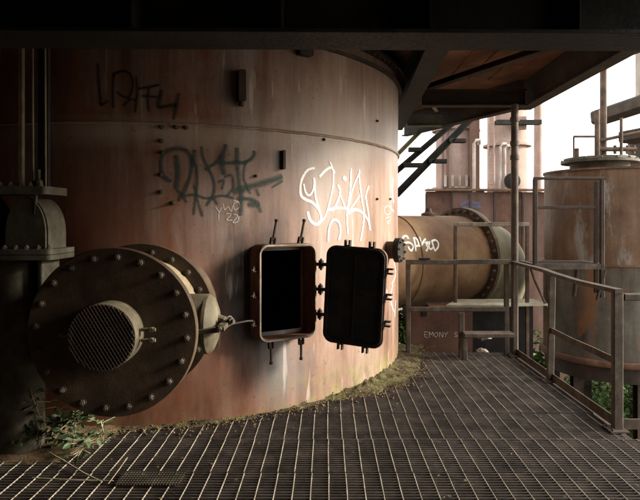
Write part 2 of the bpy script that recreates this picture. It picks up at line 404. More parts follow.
girder('edge_beam', (2.36,-3.2,2.995), (2.36,6.72,2.995), .14, .375, M['beam_brown'], 'long beam along the open right edge of the roof')
girder('end_beam', (2.42,6.66,3.015), (1.24,9.1,3.015), .12, .345, M['beam_brown'], 'slanting beam along the rear corner of the roof, past the round post')
girder('cross_beam', (1.09,6.5,2.90), (2.285,6.5,2.90), .12, .19, M['beam_brown'], 'short cross beam ending at the top of the round post')
girder('cross_beam', (1.13,8.0,2.90), (1.62,8.0,2.90), .12, .16, M['beam_green'], 'grey green cross beam at the far end of the roof')
m = MB(); m.angle((1.10,6.62,2.985), (2.30,4.55,3.02), .085, .012); tag(m.build('roof_brace', M['beam_brown']), 'diagonal flat brace under the rust red roof deck', 'brace')
m = MB(); m.angle((1.22,7.0,3.0), (1.50,7.85,3.0), .05, .01); tag(m.build('roof_brace', M['plank']), 'short pale brace between the two cross beams', 'brace')
# slanting struts against the sky beyond the roof
def strut(p0, p1, w, h, label, mat, cleats):
    p0, p1 = Vector(p0), Vector(p1); e = empty('slanting_strut', p1, label, 'strut', 'slanting struts beyond the roof')
    m = MB(); m.ibeam(p0, p1, w, h, .02); m.build('profile', mat, e)
    for f, l in cleats:
        q = p0.lerp(p1, f); m = MB(); m.bar(q+Vector((-.02,0,-.01)), q+Vector((l,0,-.01)), .12, .07); m.build('cleat', mat, e)
strut((2.52,9.3,3.32), (1.13,9.3,1.90), .12, .115, 'long dark slanting strut with stub cleats beyond the roof', M['beam'], [(.36,.26),(.60,.28)])
strut((1.98,8.9,3.02), (1.02,8.9,2.20), .09, .09, 'shorter slanting strut above the long one, beside the furnace edge', M['beam'], [(.5,-.22),(.8,.28)])
strut((1.55,8.75,2.98), (1.0,8.75,2.42), .07, .07, 'thin tan slanting strut close to the furnace edge', M['plank'], [])
for nm, lo, hi, lb in (('shade_wall', (-4.75,-3.6,-3.2), (-4.5,9.2,3.3), 'sooty brick wall on the furnace\'s far left side'),
                       ('shade_wall', (-4.49,-3.6,-3.2), (2.4,-3.35,3.3), 'unseen light blocking brick wall behind the viewer'),
                       ('shade_wall', (2.46,-3.6,-3.2), (2.7,1.3,3.3), 'unseen light blocking brick wall to the right of the viewer')):
    m = MB(); m.box(lo, hi); tag(m.build(nm, M['brick']), lb, 'wall')  # walls out of view, put in to keep daylight off the near side

# ================================================================== FURNACE
HN = Vector((.533,-.846,0)).normalized(); HT = Vector((-HN.y, HN.x, 0)); HZ = Vector((0,0,1))
HF = Vector((-.30, 4.27, .943))                  # middle of the hatch mouth
def shell_d(a, z): return mnoise.noise(Vector((math.cos(a)*2.2, math.sin(a)*2.2, z*.9)))*.008-.004
furn = empty('blast_furnace', TC, 'huge round rusted furnace shell with graffiti and an open hatch', 'furnace')
def tp(a, z, r=TR): return Vector((TC.x+r*math.cos(a), TC.y+r*math.sin(a), z))
ha = math.atan2(HN.y, HN.x); hw = .185/TR; hz0, hz1 = .63, 1.255
angs = sorted([2*PI*i/180-PI for i in range(180)] + [ha-hw, ha+hw]); zs = [-.7,-.3,0,.1,.2,.3,.4,.5,hz0,.75,.85,.95,1.05,1.15,hz1,1.35,1.45,1.55,1.65,1.75,1.85,1.95,2.05,2.19,2.3,2.4,2.5,2.6,2.7,2.8,2.95,3.1]
m = MB(); n = len(angs); vs = []
for z in zs:
    for a in angs:
        vs.append(tp(a, z, TR+shell_d(a, z)))
fs = []
for i in range(len(zs)-1):
    for j in range(n):
        k = (j+1) % n
        am = (angs[j] + (angs[k] if k else PI))/2
        if abs(am-ha) < hw and hz0-.001 <= zs[i] < hz1-.001: continue
        fs.append((i*n+j, i*n+k, (i+1)*n+k, (i+1)*n+j))
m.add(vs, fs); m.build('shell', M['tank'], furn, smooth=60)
m = MB(); m.lathe((TC.x,TC.y,3.1), (0,0,1), [(0, TR-.01), (.01, TR-.01)], 90); m.build('top_plate', M['rust_dark'], furn)
m = MB(); m.lathe((TC.x,TC.y,-.72), (0,0,1), [(0, TR-.01), (.01, TR-.01)], 90); m.build('bottom_plate', M['soot'], furn)
m = MB()
for zc, rr, off in ((2.19, .011, 0),):
    pts = [tp(2*PI*i/520, zc+.006*mnoise.noise(Vector((i*.35,0,0))), TR+.001+.005*mnoise.noise(Vector((i*.9,3,0)))) for i in range(520)]
    m.tube(pts, rr, 8, closed=True)
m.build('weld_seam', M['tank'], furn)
m = MB(); m.lathe((TC.x,TC.y,0), (0,0,1), [(2.90,TR-.01),(2.895,TR+.035),(2.92,TR+.038),(2.925,TR-.01)], 160, caps=False); m.build('rim_ring', M['rust_dark'], furn)
m = MB(); m.lathe((TC.x,TC.y,0), (0,0,1), [(3.005,TR-.01),(3.0,TR+.085),(3.03,TR+.088),(3.036,TR-.01)], 160, caps=False); rim = m.build('rim_flange', M['rust_dark'], furn)
for i in range(90):
    a = -PI*.98 + PI*1.1*i/89
    bolt(rim, tp(a, 3.0, TR+.055), (0,0,-1), BOLT)
def lug(a, z, w, h, d, mat=M['rust_dark']):
    m = MB(); c = tp(a, z); rn = Vector((math.cos(a), math.sin(a), 0)); tn = Vector((-rn.y, rn.x, 0))
    m.extr(rrect(w, h, min(w,h)*.2, 2), c - rn*.01, tn, HZ, d+.01); return m
# ray from the photograph's viewpoint to the shell: where things sit on it
def on_shell(px, py, r=TR):
    d = Vector(((px-328)/560, 1, (219-py)/560)); o = Vector((0,0,1.5))
    a = d.x**2+d.y**2; b = 2*(d.x*(-TC.x)+d.y*(-TC.y)); c = TC.x**2+TC.y**2-r*r
    disc = b*b-4*a*c; t = (-b-math.sqrt(max(disc,0)))/(2*a); return o+d*t
def ang_of(p): return math.atan2(p.y-TC.y, p.x-TC.x)
for (px, py, ww, hh, dd) in ((240,87,.055,.235,.07),(282.5,160,.022,.15,.035),(303,53,.13,.06,.06)):
    p = on_shell(px, py); m = lug(ang_of(p), p.z, ww, hh, dd)
    if ww > .05 and hh > .2:
        a = ang_of(p); rn = Vector((math.cos(a), math.sin(a), 0)); m.lathe(p+Vector((0,0,-.1))+rn*.03, (0,0,-1), [(0,.022),(.05,.022)], 10)
    m.build('lug_plate', M['rust_dark'], furn)
for (px, py) in ((161.5,127),(176,127),(186,127.5),(161.5,141),(162.5,152.5),(161,174.5),(161,192),(173,203),(377,121),(324,139.5),(377,199),(390,199),(256,176)):
    p = on_shell(px, py); a = ang_of(p); bolt(furn, p, (math.cos(a), math.sin(a), .0), BOLT_S if px > 200 else BOLT_M, 'stud')
# small bolted blank at the right edge, behind the hatch door
p = on_shell(388, 250); a = ang_of(p); rn = Vector((math.cos(a), math.sin(a), 0))
m = MB(); m.lathe(p-rn*.02, rn, [(0,.085),(.10,.085)], 24); nz = m.build('side_nozzle', M['flange'], furn)
m = MB(); m.lathe(p, rn, [(.08,.12),(.105,.12),(.107,.118),(.11,.12),(.135,.12)], 28); bl = m.build('blank_flange', M['soot'], nz)
for i in range(8): bolt(bl, p+rn*.135+spin(rn, 2*PI*i/8+.2)*.098, rn, BOLT)
# hatch: neck, lip, inside
neck_d = (HF-TC).dot(HN) - math.sqrt(TR**2) + .06
W, H, RC = .50, .735, .075
def hloc(u, v, d=0): return HF + HT*u + HZ*v + HN*d
outl = rrect(W, H, RC, 6); innl = rrect(W-.05, H-.05, RC-.02, 6)
m = MB(); k = len(outl)
D0 = -.22
vs = [hloc(*p, D0) for p in outl]+[hloc(*p, -.006) for p in outl]+[hloc(p[0]*.99,p[1]*.993,0) for p in outl]+[hloc(p[0]*1.01,p[1]*1.006,0) for p in innl]+[hloc(*p, -.012) for p in innl]+[hloc(*p, D0) for p in innl]
fs = []
for r in range(5):
    for i in range(k): j = (i+1) % k; fs.append((r*k+i, r*k+j, (r+1)*k+j, (r+1)*k+i))
m.add(vs, fs); hatch = m.build('hatch_frame', M['rust'], furn); 
m = MB(); m.sweep([hloc(*p, .001) for p in rrect(W-.022, H-.022, RC-.008, 8)], [(-.007,-.004),(.007,-.004),(.005,.006),(-.005,.006)], up=HN, closed=True); m.build('seal_lip', M['lip'], hatch)
def swing_bolt(parent, p, d, L, tip=.0):
    p, d = Vector(p), Vector(d).normalized(); s = d.cross(HN).normalized()
    m = MB()
    for q in (-1, 1): m.extr([(-.016,-.02),(.016,-.02),(.016,.025),(0,.034),(-.016,.025)], p+s*q*.016 - s*.004, HN if d.cross(HN).dot(s) < 0 else -HN, d, .008 if True else 0)
    b = m.build('clamp_lug', M['rust_dark'], parent)
    m = MB(); m.lathe(p, d, [(-.005,.0095),(L,.0095)], 8); m.lathe(p+d*L, d, [(0,.006),(.002,.014),(.02,.014),(.022,.006)], 6); m.lathe(p-s*.026, s, [(0,.006),(.052,.006)], 8)
    m.build('swing_bolt', M['rust_dark'], b)
for u in (-.125, .115):
    swing_bolt(hatch, hloc(u, H/2+.02, -.02), HZ*1.0 + HT*.12 + HN*.15, .15)
for u in (-.14, .12):
    swing_bolt(hatch, hloc(u, -H/2-.02, -.02), -HZ + HT*.02 - HN*.02, .13)
for v in (.19, 0.0, -.21):
    swing_bolt(hatch, hloc(-W/2-.022, v, -.03), -HT*.6+HN*.7 - HZ*.3, .045)
# hatch door hanging open on its three hinges, slightly drooped
DA, DB = Vector((-.015, 4.34, 0)), Vector((.420, 4.16, 0))
DT = (DB-DA).normalized(); DN = Vector((DT.y, -DT.x, 0)); roll = math.radians(-3.0)
DX = DT*math.cos(roll) + HZ*math.sin(roll); DY = -DT*math.sin(roll) + HZ*math.cos(roll)
DC = (DA+DB)/2 + Vector((0,0,.915)); DW = (DB-DA).length
def dl(u, v, d=0): return DC + DX*u + DY*v + DN*d
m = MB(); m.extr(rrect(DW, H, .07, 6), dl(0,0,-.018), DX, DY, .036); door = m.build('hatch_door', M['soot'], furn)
m = MB(); m.sweep([dl(*p, .021) for p in rrect(DW-.03, H-.03, .06, 8)], [(-.012,-.006),(.012,-.006),(.010,.008),(-.010,.008)], up=DN, closed=True); m.build('rim_bead', M['soot'], door)
m = MB(); m.sweep([dl(*p, -.002) for p in rrect(DW+.006, H+.006, .073, 8)], [(-.004,-.014),(.004,-.014),(.004,.014),(-.004,.014)], up=DN, closed=True); m.build('edge_band', M['rust'], door)
m = MB(); m.bar(dl(0,-H/2+.05,.020), dl(0,H/2-.05,.020), .014, .008, up=DN); m.build('rib', M['soot'], door)
m = MB(); m.bar(dl(-DW/2+.05,0,.019), dl(DW/2-.05,0,.019), .014, .008, up=DN); m.build('rib', M['soot'], door)
def door_lug(u, v, du, dv):
    m = MB(); c = dl(u, v, -.01)
    o = DX*du + DY*dv; s = DX*dv - DY*du
    for q in (-1, 1):
        m.rect([c+s*q*.017, c+s*q*.017+o*.05], .012, .035, up=DN)
    m.rect([c - o*.004, c+o*.012], .046, .03, up=DN)
    m.build('clamp_lug', M['rust_dark'], door)
for u in (-.08, .115): door_lug(u, H/2+.004, 0, 1)
for u in (-.10, .10): door_lug(u, -H/2-.004, 0, -1)
for v in (.21, 0.02, -.18): door_lug(DW/2+.004, v, 1, 0)
for v in (.20, .005, -.19):
    a = hloc(W/2+.0, v, -.03); b = dl(-DW/2-.0, v+.02, 0)
    m = MB(); m.tube([a, a.lerp(b,.5), b], .014, 8); mid = a.lerp(b,.5)
    m.lathe(mid-HZ*.032, HZ, [(0,.020),(.064,.020)], 10); m.lathe(mid-HZ*.045, HZ, [(0,.009),(.09,.009)], 8)
    m.build('hinge', M['rust_dark'], door)

# ------------------------------------------------------------------ graffiti laid on curved steel
def catmull(pts, k=6):
    if len(pts) < 3:
        return [tuple(pts[0][j]+(pts[1][j]-pts[0][j])*i/4 for j in range(2)) for i in range(5)]
    P = [pts[0]]+list(pts)+[pts[-1]]; out = []
    for i in range(1, len(P)-2):
        for t in range(k):
            s = t/k; o = []
            for j in range(2):
                a, b, c, d = P[i-1][j], P[i][j], P[i+1][j], P[i+2][j]
                o.append(.5*(2*b+(c-a)*s+(2*a-5*b+4*c-d)*s*s+(3*b-a-3*c+d)*s**3))
            out.append(tuple(o))
    out.append(pts[-1]); return out
def graffiti(parent, strokes, place, normal, width, mat, name='graffiti'):
    m = MB(); m.uv = []
    for si, st in enumerate(strokes):
        wd = width
        if isinstance(st, tuple): wd, st = st[0]*width, st[1]
        pts = [place(x, y) for x, y in catmull(st)]
        lift = .0022+.00012*si; n = len(pts); vs = []; fs = []
        for i, p in enumerate(pts):
            d = (pts[min(i+1,n-1)]-pts[max(i-1,0)])
            d = d.normalized() if d.length > 1e-6 else Vector((0,0,1)); nn = normal(p); s = d.cross(nn).normalized()
            w2 = wd*.5*(1+.25*mnoise.noise(p*9))
            if i in (0, n-1): w2 *= .75
            vs += [p+nn*lift-s*w2, p+nn*(lift+.0001), p+nn*lift+s*w2]; m.uv += [(i/n,0),(i/n,.5),(i/n,1)]
            if i: q = 3*i; fs += [(q-3,q-2,q+1,q),(q-2,q-1,q+2,q+1)]
        m.add(vs, fs)
    return m.build(name, mat, parent, smooth=60)
def shell_n(p): return Vector((p.x-TC.x, p.y-TC.y, 0)).normalized()
def from_crop(strokes, x0, y0, sc):
    out = []
    for st in strokes:
        if isinstance(st, tuple): out.append((st[0], [(x0+a/sc, y0+b/sc) for a, b in st[1]]))
        else: out.append([(x0+a/sc, y0+b/sc) for a, b in st])
    return out
def place(x, y):
    p = on_shell(x, y); return p + shell_n(p)*shell_d(ang_of(p), p.z)
g1 = [[(95,70),(100,180),(112,295)],[(112,295),(150,270)],[(180,130),(175,210),(178,310)],[(175,135),(225,112),(268,130),(282,190),(262,250),(225,245),(195,220)],
      [(300,140),(305,240),(293,335)],[(230,300),(265,265),(300,270)],[(310,208),(365,200),(425,185)],[(368,200),(362,260),(368,330)],[(330,245),(375,248),(412,252)],
      (1.5,[(438,215),(425,260),(415,305)]),(1.3,[(415,312),(440,305),(515,292)]),(1.4,[(528,230),(515,300),(498,370)])]
graffiti(furn, from_crop(g1, 80, 50, 5.333), place, shell_n, .028, M['spray_black'])
g2 = [(1.6,[(100,235),(65,215),(50,165),(62,110),(115,85),(170,98),(190,150),(180,225),(150,290),(130,325)]),(2.2,[(118,115),(128,190),(120,272)]),[(120,270),(150,300),(168,332)],
      [(212,165),(216,250),(200,388)],[(203,250),(222,330),(242,396)],[(140,308),(200,295),(262,312),(330,300),(385,312)],
      (1.3,[(235,75),(245,130),(290,225),(292,290),(258,348)]),(1.5,[(250,182),(300,150),(335,105),(347,65)]),[(285,300),(312,342)],
      (2,[(330,110),(332,160),(340,205)]),(1.5,[(310,150),(380,150),(440,146),(475,120),(478,95)]),[(312,240),(338,228),(330,272)],[(340,215),(375,208),(383,260),(350,305)],
      (1.8,[(398,80),(400,150),(410,240),(420,300),(415,392)]),[(440,140),(430,220),(462,292)],(2.4,[(380,282),(450,262),(540,236),(608,212)]),
      (1.5,[(400,312),(480,322),(512,378)]),(2.5,[(450,340),(505,338)]),[(488,268),(502,302)],[(560,262),(610,232)],(1.6,[(205,90),(200,140),(212,170)])]
graffiti(furn, from_crop(g2, 150, 130, 4.571), place, shell_n, .028, M['spray_teal'])
g3 = [[(300,350),(318,378)],[(330,352),(316,380),(316,412)],[(335,335),(342,365),(358,350),(372,372),(378,345)],[(408,330),(385,335),(388,365),(412,352)],
      [(350,382),(372,385),(352,410),(378,412)],[(382,385),(402,392),(380,422),(402,418),(408,395)],[(382,322),(405,328),(412,350)]]
graffiti(furn, from_crop(g3, 150, 130, 4.571), place, shell_n, .007, M['spray_chalk'])
g4 = [(1.3,[(125,90),(88,102),(58,155),(55,220),(75,245),(112,262),(145,300),(156,348),(132,372),(102,350),(90,308)]),[(70,168),(80,212),(100,226),(120,190),(122,138)],(1.1,[(124,150),(128,230),(150,310)]),
      (1.3,[(148,135),(175,105),(205,88),(225,115)]),[(200,58),(216,105),(215,180),(196,270),(176,332),(152,360)],
      (1.2,[(238,175),(252,205),(236,262),(212,305)]),[(246,210),(262,250),(276,292)],(1.2,[(193,300),(235,290),(285,292)]),(1.6,[(240,176),(250,196)]),
      [(306,92),(300,200),(285,320),(290,425)],(2.2,[(265,135),(283,150)]),[(285,325),(312,200),(350,108)],(1.2,[(348,98),(346,135),(360,250),(371,332),(354,455)]),
      (1.5,[(290,318),(325,298),(360,312),(390,350),(402,402)]),(1.3,[(396,180),(380,230),(390,300),(401,398)]),[(280,330),(350,225)],
      (1.2,[(190,458),(195,392),(215,350),(243,362),(252,410),(243,452)])]
graffiti(furn, from_crop(g4, 290, 150, 5.0), place, shell_n, .020, M['spray_white'])
tags_and_glare = [[(386,286),(388,296)],[(393,284),(391,300),(394.5,312)],[(396,300),(395,317)],[(394,262),(396,274),(392,284)],(2.2,[(393.5,178),(392.5,190),(394,203)]),[(390,206),(394,212)]]  # white strokes; the broad one paints the sun glare on the shell edge
for g in tags_and_glare: graffiti(furn, [g], place, shell_n, .022, M['spray_white'])
g5 = [[(492,278),(474,292),(478,318),(494,322),(506,300),(492,278)],[(480,342),(498,335),(502,352),(486,360),(498,370)]]
for g in g5: graffiti(furn, from_crop([g], 290, 150, 5.0), place, shell_n, .010, M['spray_chalk'])

# ================================================================== FLANGED DRUM on the furnace
DX0, DZ0 = -1.235, .852
drum = empty('flanged_drum', (DX0, 3.45, .36), 'big round bolted drum with mesh covered mouth, on the furnace front', 'drum')
ax = Vector((0,-1,0)); c0 = Vector((DX0, 3.2, DZ0))
m = MB(); m.lathe((DX0,3.245,DZ0), ax, [(0,.485),(.040,.485),(.045,.480)], 96); ff = m.build('front_flange', M['rust_drum'], drum)
for i in range(20):
    bolt(ff, Vector((DX0,3.2,DZ0))+spin(ax, 2*PI*(i+.25)/20)*.432, ax, BOLT)
m = MB(); m.ring((DX0,3.72,DZ0), ax, .30, .485, 0, .042, 96); rf = m.build('rear_flange', M['rust_drum'], drum)
for i in range(20): bolt(rf, Vector((DX0,3.678,DZ0))+spin(ax, 2*PI*(i+.6)/20)*.435, ax, BOLT)
m = MB(); m.lathe((DX0,3.76,DZ0), ax, [(0,.40),(.515,.40)], 72); m.build('drum_barrel', M['drum_tan'], drum)
m = MB(); m.lathe((DX0,4.12,DZ0), ax, [(0,.42),(.40,.42)], 72); m.build('neck', M['rust_drum'], drum)
m = MB(); m.lathe((DX0,3.205,DZ0), ax, [(0,.184),(.15,.184),(.15,.175),(.03,.175),(.028,.0)], 56, caps=False); mt = m.build('mouth_tube', M['olive'], drum)
m = MB(); R0 = .182; yy = 3.050
for s in (1,-1):
    for k in range(-20, 21):
        d = k*.0175
        if abs(d) >= R0: continue
        hl = math.sqrt(R0*R0-d*d); dx, dz = math.cos(s*1.02), math.sin(s*1.02)
        m.tube([Vector((DX0-dz*d-dx*hl, yy+.0003*s, DZ0+dx*d-dz*hl)), Vector((DX0-dz*d+dx*hl, yy+.0003*s, DZ0+dx*d+dz*hl))], .0034, 6)
m.build('wire_mesh', M['rust_dark'], mt)
for s in (-1, 1):
    for dz in ((-.03,.03) if s > 0 else (0,)):
        m = MB(); m.bar((DX0+s*.19,3.13,DZ0+.0+dz), (DX0+s*.27,3.13,DZ0+dz), .02, .018); m.lathe((DX0+s*.25,3.145,DZ0+dz), (0,-1,0), [(0,.014),(.03,.014)], 6); m.build('lug', M['olive'], mt)
# side stub with blank cap and clamp
m = MB(); m.lathe((DX0+.34,3.46,DZ0+.03), (1,0,0), [(0,.155),(.155,.155)], 40); st = m.build('side_stub', M['olive'], drum)
m = MB(); m.lathe((DX0+.475,3.46,DZ0), (1,0,0), [(0,.165),(.012,.182),(.03,.182),(.055,.160),(.078,.105),(.088,.05),(.090,.0)], 44, caps=False); cp = m.build('cap', M['olive'], st)
m = MB(); m.bar((DX0+.42,3.29,DZ0-.02), (DX0+.60,3.29,DZ0+.0), .05, .03); m.bar((DX0+.60,3.29,DZ0), (DX0+.62,3.46,DZ0+.02), .05,.03); m.tube([(DX0+.60,3.44,DZ0+.02),(DX0+.52,3.46,DZ0+.04)], .03, 10); cl = m.build('clamp', M['olive'], st)
m = MB(); m.tube([(DX0+.60,3.40,DZ0+.0),(DX0+.73,3.50,DZ0+.01),(DX0+.76,3.53,DZ0+.006)], .006, 8); m.build('screw', M['rust_dark'], cl)
bolt(cl, (DX0+.635,3.40,DZ0+.03), (.8,-.6,0), BOLT_L); bolt(cl, (DX0+.60,3.27,DZ0+.01), (0,-1,0), BOLT); bolt(cl, (DX0+.44,3.265,DZ0-.01), (0,-1,0), BOLT_L)

# ================================================================== GATE VALVE at the left edge
gv = empty('gate_valve', (-1.98, 3.70, .0), 'grey green cast gate valve with domed bonnet at the left edge', 'valve')
vx = -1.90; vy = 3.66
def slab(x0, x1, y0, y1, z0, z1, r=.03):
    m = MB(); m.extr(rrect(x1-x0, y1-y0, r, 4, (x0+x1)/2, (y0+y1)/2), (0,0,z0), (1,0,0), (0,1,0), z1-z0); return m
m = slab(-2.34,-1.715,vy-.20,vy+.15,1.245,1.275); m.build('bonnet_flange', M['valve'], gv)
m = slab(-2.34,-1.715,vy-.20,vy+.15,1.279,1.312); bf = m.build('bonnet_flange', M['valve'], gv)
for i in range(9): bolt(bf, (-2.30+.07*i, vy-.165, 1.312), (0,0,1), BOLT)
ol = [(-.135,0)]+[(-.135*math.cos(PI*i/16), .10+.225*math.sin(PI*i/16)) for i in range(17)]+[(.135,0)]
m = MB(); m.extr([(a*.93,b*.98) for a,b in ol][::-1], (vx,vy-.145,1.312), (1,0,0), (0,0,1), -.02); 
m.extr(ol[::-1], (vx,vy-.127,1.312), (1,0,0), (0,0,1), -.24); m.build('bonnet', M['valve'], gv)
m = MB(); m.extr([(-.012,0),(.012,0),(.0,-.13)], (vx+.06,vy-.15,1.66), (1,0,0), (0,0,1), -.02); m.build('web_rib', M['valve'], gv)
m = slab(-2.28,-1.755,vy-.18,vy+.13,1.655,1.705); tf = m.build('yoke_flange', M['valve'], gv)
for i in range(8): bolt(tf, (-2.24+.062*i, vy-.15, 1.705), (0,0,1), BOLT)
m = slab(-2.16,-1.88,vy-.14,vy+.14,-.1,1.245,.10); m.build('body', M['valve'], gv)
m = slab(-1.835,-1.80,vy-.13,vy+.10,.55,1.245,.01); m.build('body_rib', M['valve'], gv)
m = MB(); m.bar((-1.96,vy-.08,1.705), (-1.96,vy-.08,3.12), .032, .03, up=(0,1,0)); m.build('guide_post', M['drum_tan'], gv)
for xx in (-1.885, -1.805):
    m = MB(); m.tube([(xx,vy-.08,1.705),(xx-.006,vy-.08,3.12)], .007, 8); m.build('guide_rod', M['drum_tan'], gv)
m = MB(); m.bar((-1.845,vy-.02,1.705), (-1.845,vy-.02,3.12), .07, .03, up=(0,1,0)); m.build('stem_channel', M['soot'], gv)
m = MB(); m.lathe((-1.845,vy-.09,1.705), (0,0,1), [(0,.03),(.04,.025),(.05,.012),(.11,.012)], 12); m.build('gland', M['valve'], gv)
m = MB(); m.lathe((-2.2,vy,1.312), (0,0,1), [(0,.14),(.2,.13),(.3,.08),(.34,.05)], 20); m.build('side_bonnet', M['soot'], gv)

# ================================================================== RAILINGS
rail_grp = 'railings of the platform'
RX, RY = 2.055, 6.18
side = empty('guard_rail', (RX,5.1,0), 'brown guard rail with sagging top bar along the platform\'s right side', 'railing', rail_grp)
m = MB(); m.bar((RX,3.98,-.02), (RX,3.98,.985), .07, .05, up=(0,1,0)); m.build('post', M['rail'], side)
m = MB(); m.bar((RX,5.18,0), (RX+.01,5.16,1.0), .06, .035, up=(0,1,0)); m.build('post', M['rail'], side)
m = MB(); m.bar((RX,6.16,0), (RX,6.16,1.01), .055, .045, up=(0,1,0)); m.build('post', M['rail'], side)
top = [(RX,6.2,1.02),(RX,5.8,1.015),(RX+.003,5.35,1.012),(RX,5.0,.996),(RX-.003,4.6,.986),(RX,4.2,.988),(RX,3.95,.99)]
m = MB(); m.rect(top, .06, .03); m.build('top_rail', M['rail'], side)
m = MB(); m.rect([(RX,5.18,.475),(RX,4.7,.474),(RX,4.35,.482),(RX,3.99,.485)], .012, .05); m.build('middle_rail', M['rail'], side)
m = MB(); m.bar((RX+.02,6.15,.035), (RX+.02,4.0,.035), .012, .075); m.build('toe_board', M['rail'], side)
for yy in (3.98, 5.18, 6.12):
    m = MB(); m.box((RX-.075,yy-.07,.0015), (RX+.055,yy+.07,.012)); bpl = m.build('base_plate', M['rail'], side)
    for dy in (-.05,.05): bolt(bpl, (RX-.055,yy+dy,.012), (0,0,1), BOLT_S)
ret = empty('guard_rail', (3.3,3.98,0), 'short guard rail turning right at the picture\'s right edge', 'railing', rail_grp)
m = MB(); m.bar((RX+.05,3.99,.945), (4.5,3.99,.95), .05, .05); m.build('top_rail', M['rail'], ret)
m = MB(); m.bar((RX+.05,4.0,.035), (4.5,4.0,.035), .012, .075); m.build('toe_board', M['rail'], ret)
m = MB(); m.bar((3.3,3.99,0), (3.3,3.99,.92), .05, .04, up=(0,1,0)); m.build('post', M['rail'], ret)
m = MB(); m.bar((4.48,3.99,0), (4.48,3.99,.92), .05, .04, up=(0,1,0)); m.build('post', M['rail'], ret)
end = empty('guard_rail', (1.45,RY,0), 'brown guard rail across the far end, in front of the big pipe', 'railing', rail_grp)
m = MB(); m.bar((.885,RY,0), (.885,RY,1.0), .05, .045, up=(0,1,0)); m.build('post', M['rail'], end)
m = MB(); m.bar((1.975,RY+.02,0), (1.975,RY+.02,1.0), .05, .045, up=(0,1,0)); m.build('post', M['rail'], end)
m = MB(); m.rect([(.86,RY,1.025),(1.3,RY,1.022),(1.7,RY,1.03),(2.02,RY,1.025)], .05, .05); m.build('top_rail', M['rail'], end)
m = MB(); m.bar((.90,RY,.505), (1.95,RY,.505), .05, .05); m.build('middle_rail', M['rail'], end)
m = MB(); m.bar((1.0,RY-.02,1.062), (1.12,RY-.02,1.062), .05, .02); m.build('clip', M['soot'], end)
stp = empty('step_frame', (1.7,6.0,0), 'low step frame of angle steel inside the far guard rail', 'step')
m = MB(); m.bar((1.455,6.02,.26), (1.98,6.02,.26), .16, .045); m.build('tread', M['rail'], stp)
for xx in (1.45,): 
    m = MB(); m.bar((xx,6.09,0), (xx,6.09,.48), .06, .04, up=(0,1,0)); m.build('leg', M['rail'], stp)
m = MB(); m.bar((1.46,5.98,0), (1.46,5.98,.23), .05, .04, up=(0,1,0)); m.build('leg', M['rail'], stp)
gate = empty('rail_frame', (1.9,6.75,0), 'upright pale topped rail frame just behind the far guard rail', 'railing', rail_grp)
for xx in (1.535, 2.40):
    m = MB(); m.bar((xx,6.75,-.2), (xx,6.75,1.42), .04, .04, up=(0,1,0)); m.build('post', M['flange'], gate)
m = MB(); m.bar((1.52,6.75,1.435), (2.42,6.75,1.435), .05, .05); m.build('top_rail', M['lip'], gate)
m = MB(); m.tube([(2.40,6.72,1.0),(2.48,6.7,.75),(2.60,6.65,.45)], .014, 8); m.build('stay_rod', M['rail'], gate)
post = empty('roof_post', (2.11,6.33,0), 'tall round post with collars holding the roof edge', 'post')
m = MB(); m.lathe((2.11,6.33,-.2), (0,0,1), [(0,.04),(2.995,.04)], 20); m.build('shaft', M['rail'], post)
for zz in (2.33,2.17,2.6): 
    m = MB(); m.lathe((2.11,6.33,zz), (0,0,1), [(0,.05),(.05,.05)], 20); m.build('collar', M['rail'], post)

# ================================================================== BIG HORIZONTAL PIPE
pa = Vector((math.cos(math.radians(32)), math.sin(math.radians(32)), 0)); F = Vector((1.90, 8.0, .945)); PR = .60
bp = empty('big_pipe', (F.x, F.y, -.3), 'large rust and green horizontal pipe with bolted flange and bend', 'pipe')
m = MB(); m.lathe(F-pa*2.25, pa, [(0,PR),(2.25,PR)], 80); pb = m.build('barrel', M['pipe'], bp)
m = MB(); m.ring(F, pa, PR-.02, PR+.115, -.045, -.003, 96); m.build('flange', M['flange'], bp)
m = MB(); m.ring(F, pa, PR-.02, PR+.115, .003, .05, 96); m.build('flange', M['pipe_green'], bp)
for i in range(32): bolt(bp, F-pa*.045+spin(pa, 2*PI*i/32)*(PR+.065), -pa, BOLT_L)
bd = (Vector((-pa.y, pa.x, 0))*.62 - HZ*.78).normalized(); BR = .85
cc = F+pa*.10+bd*BR
pts = [F+pa*.01]+[cc+(-bd*math.cos(t)+pa*math.sin(t))*BR for t in [PI/2*i/14 for i in range(15)]]+[cc+pa*BR+bd*1.6]
m = MB(); m.tube(pts, PR-.02, 64, up=pa.cross(bd)); m.build('bend', M['pipe_green'], bp)
m = MB(); m.lathe(F-pa*.62+HZ*(PR-.02), HZ, [(0,.10),(.05,.10),(.07,.05),(.12,.04)], 20); m.build('vent_stub', M['flange'], bp)
m = MB(); m.ring(F+pa*.0, pa, PR-.02, PR+.012, -1.25, -1.235, 80); m.build('weld_ring', M['pipe'], bp)
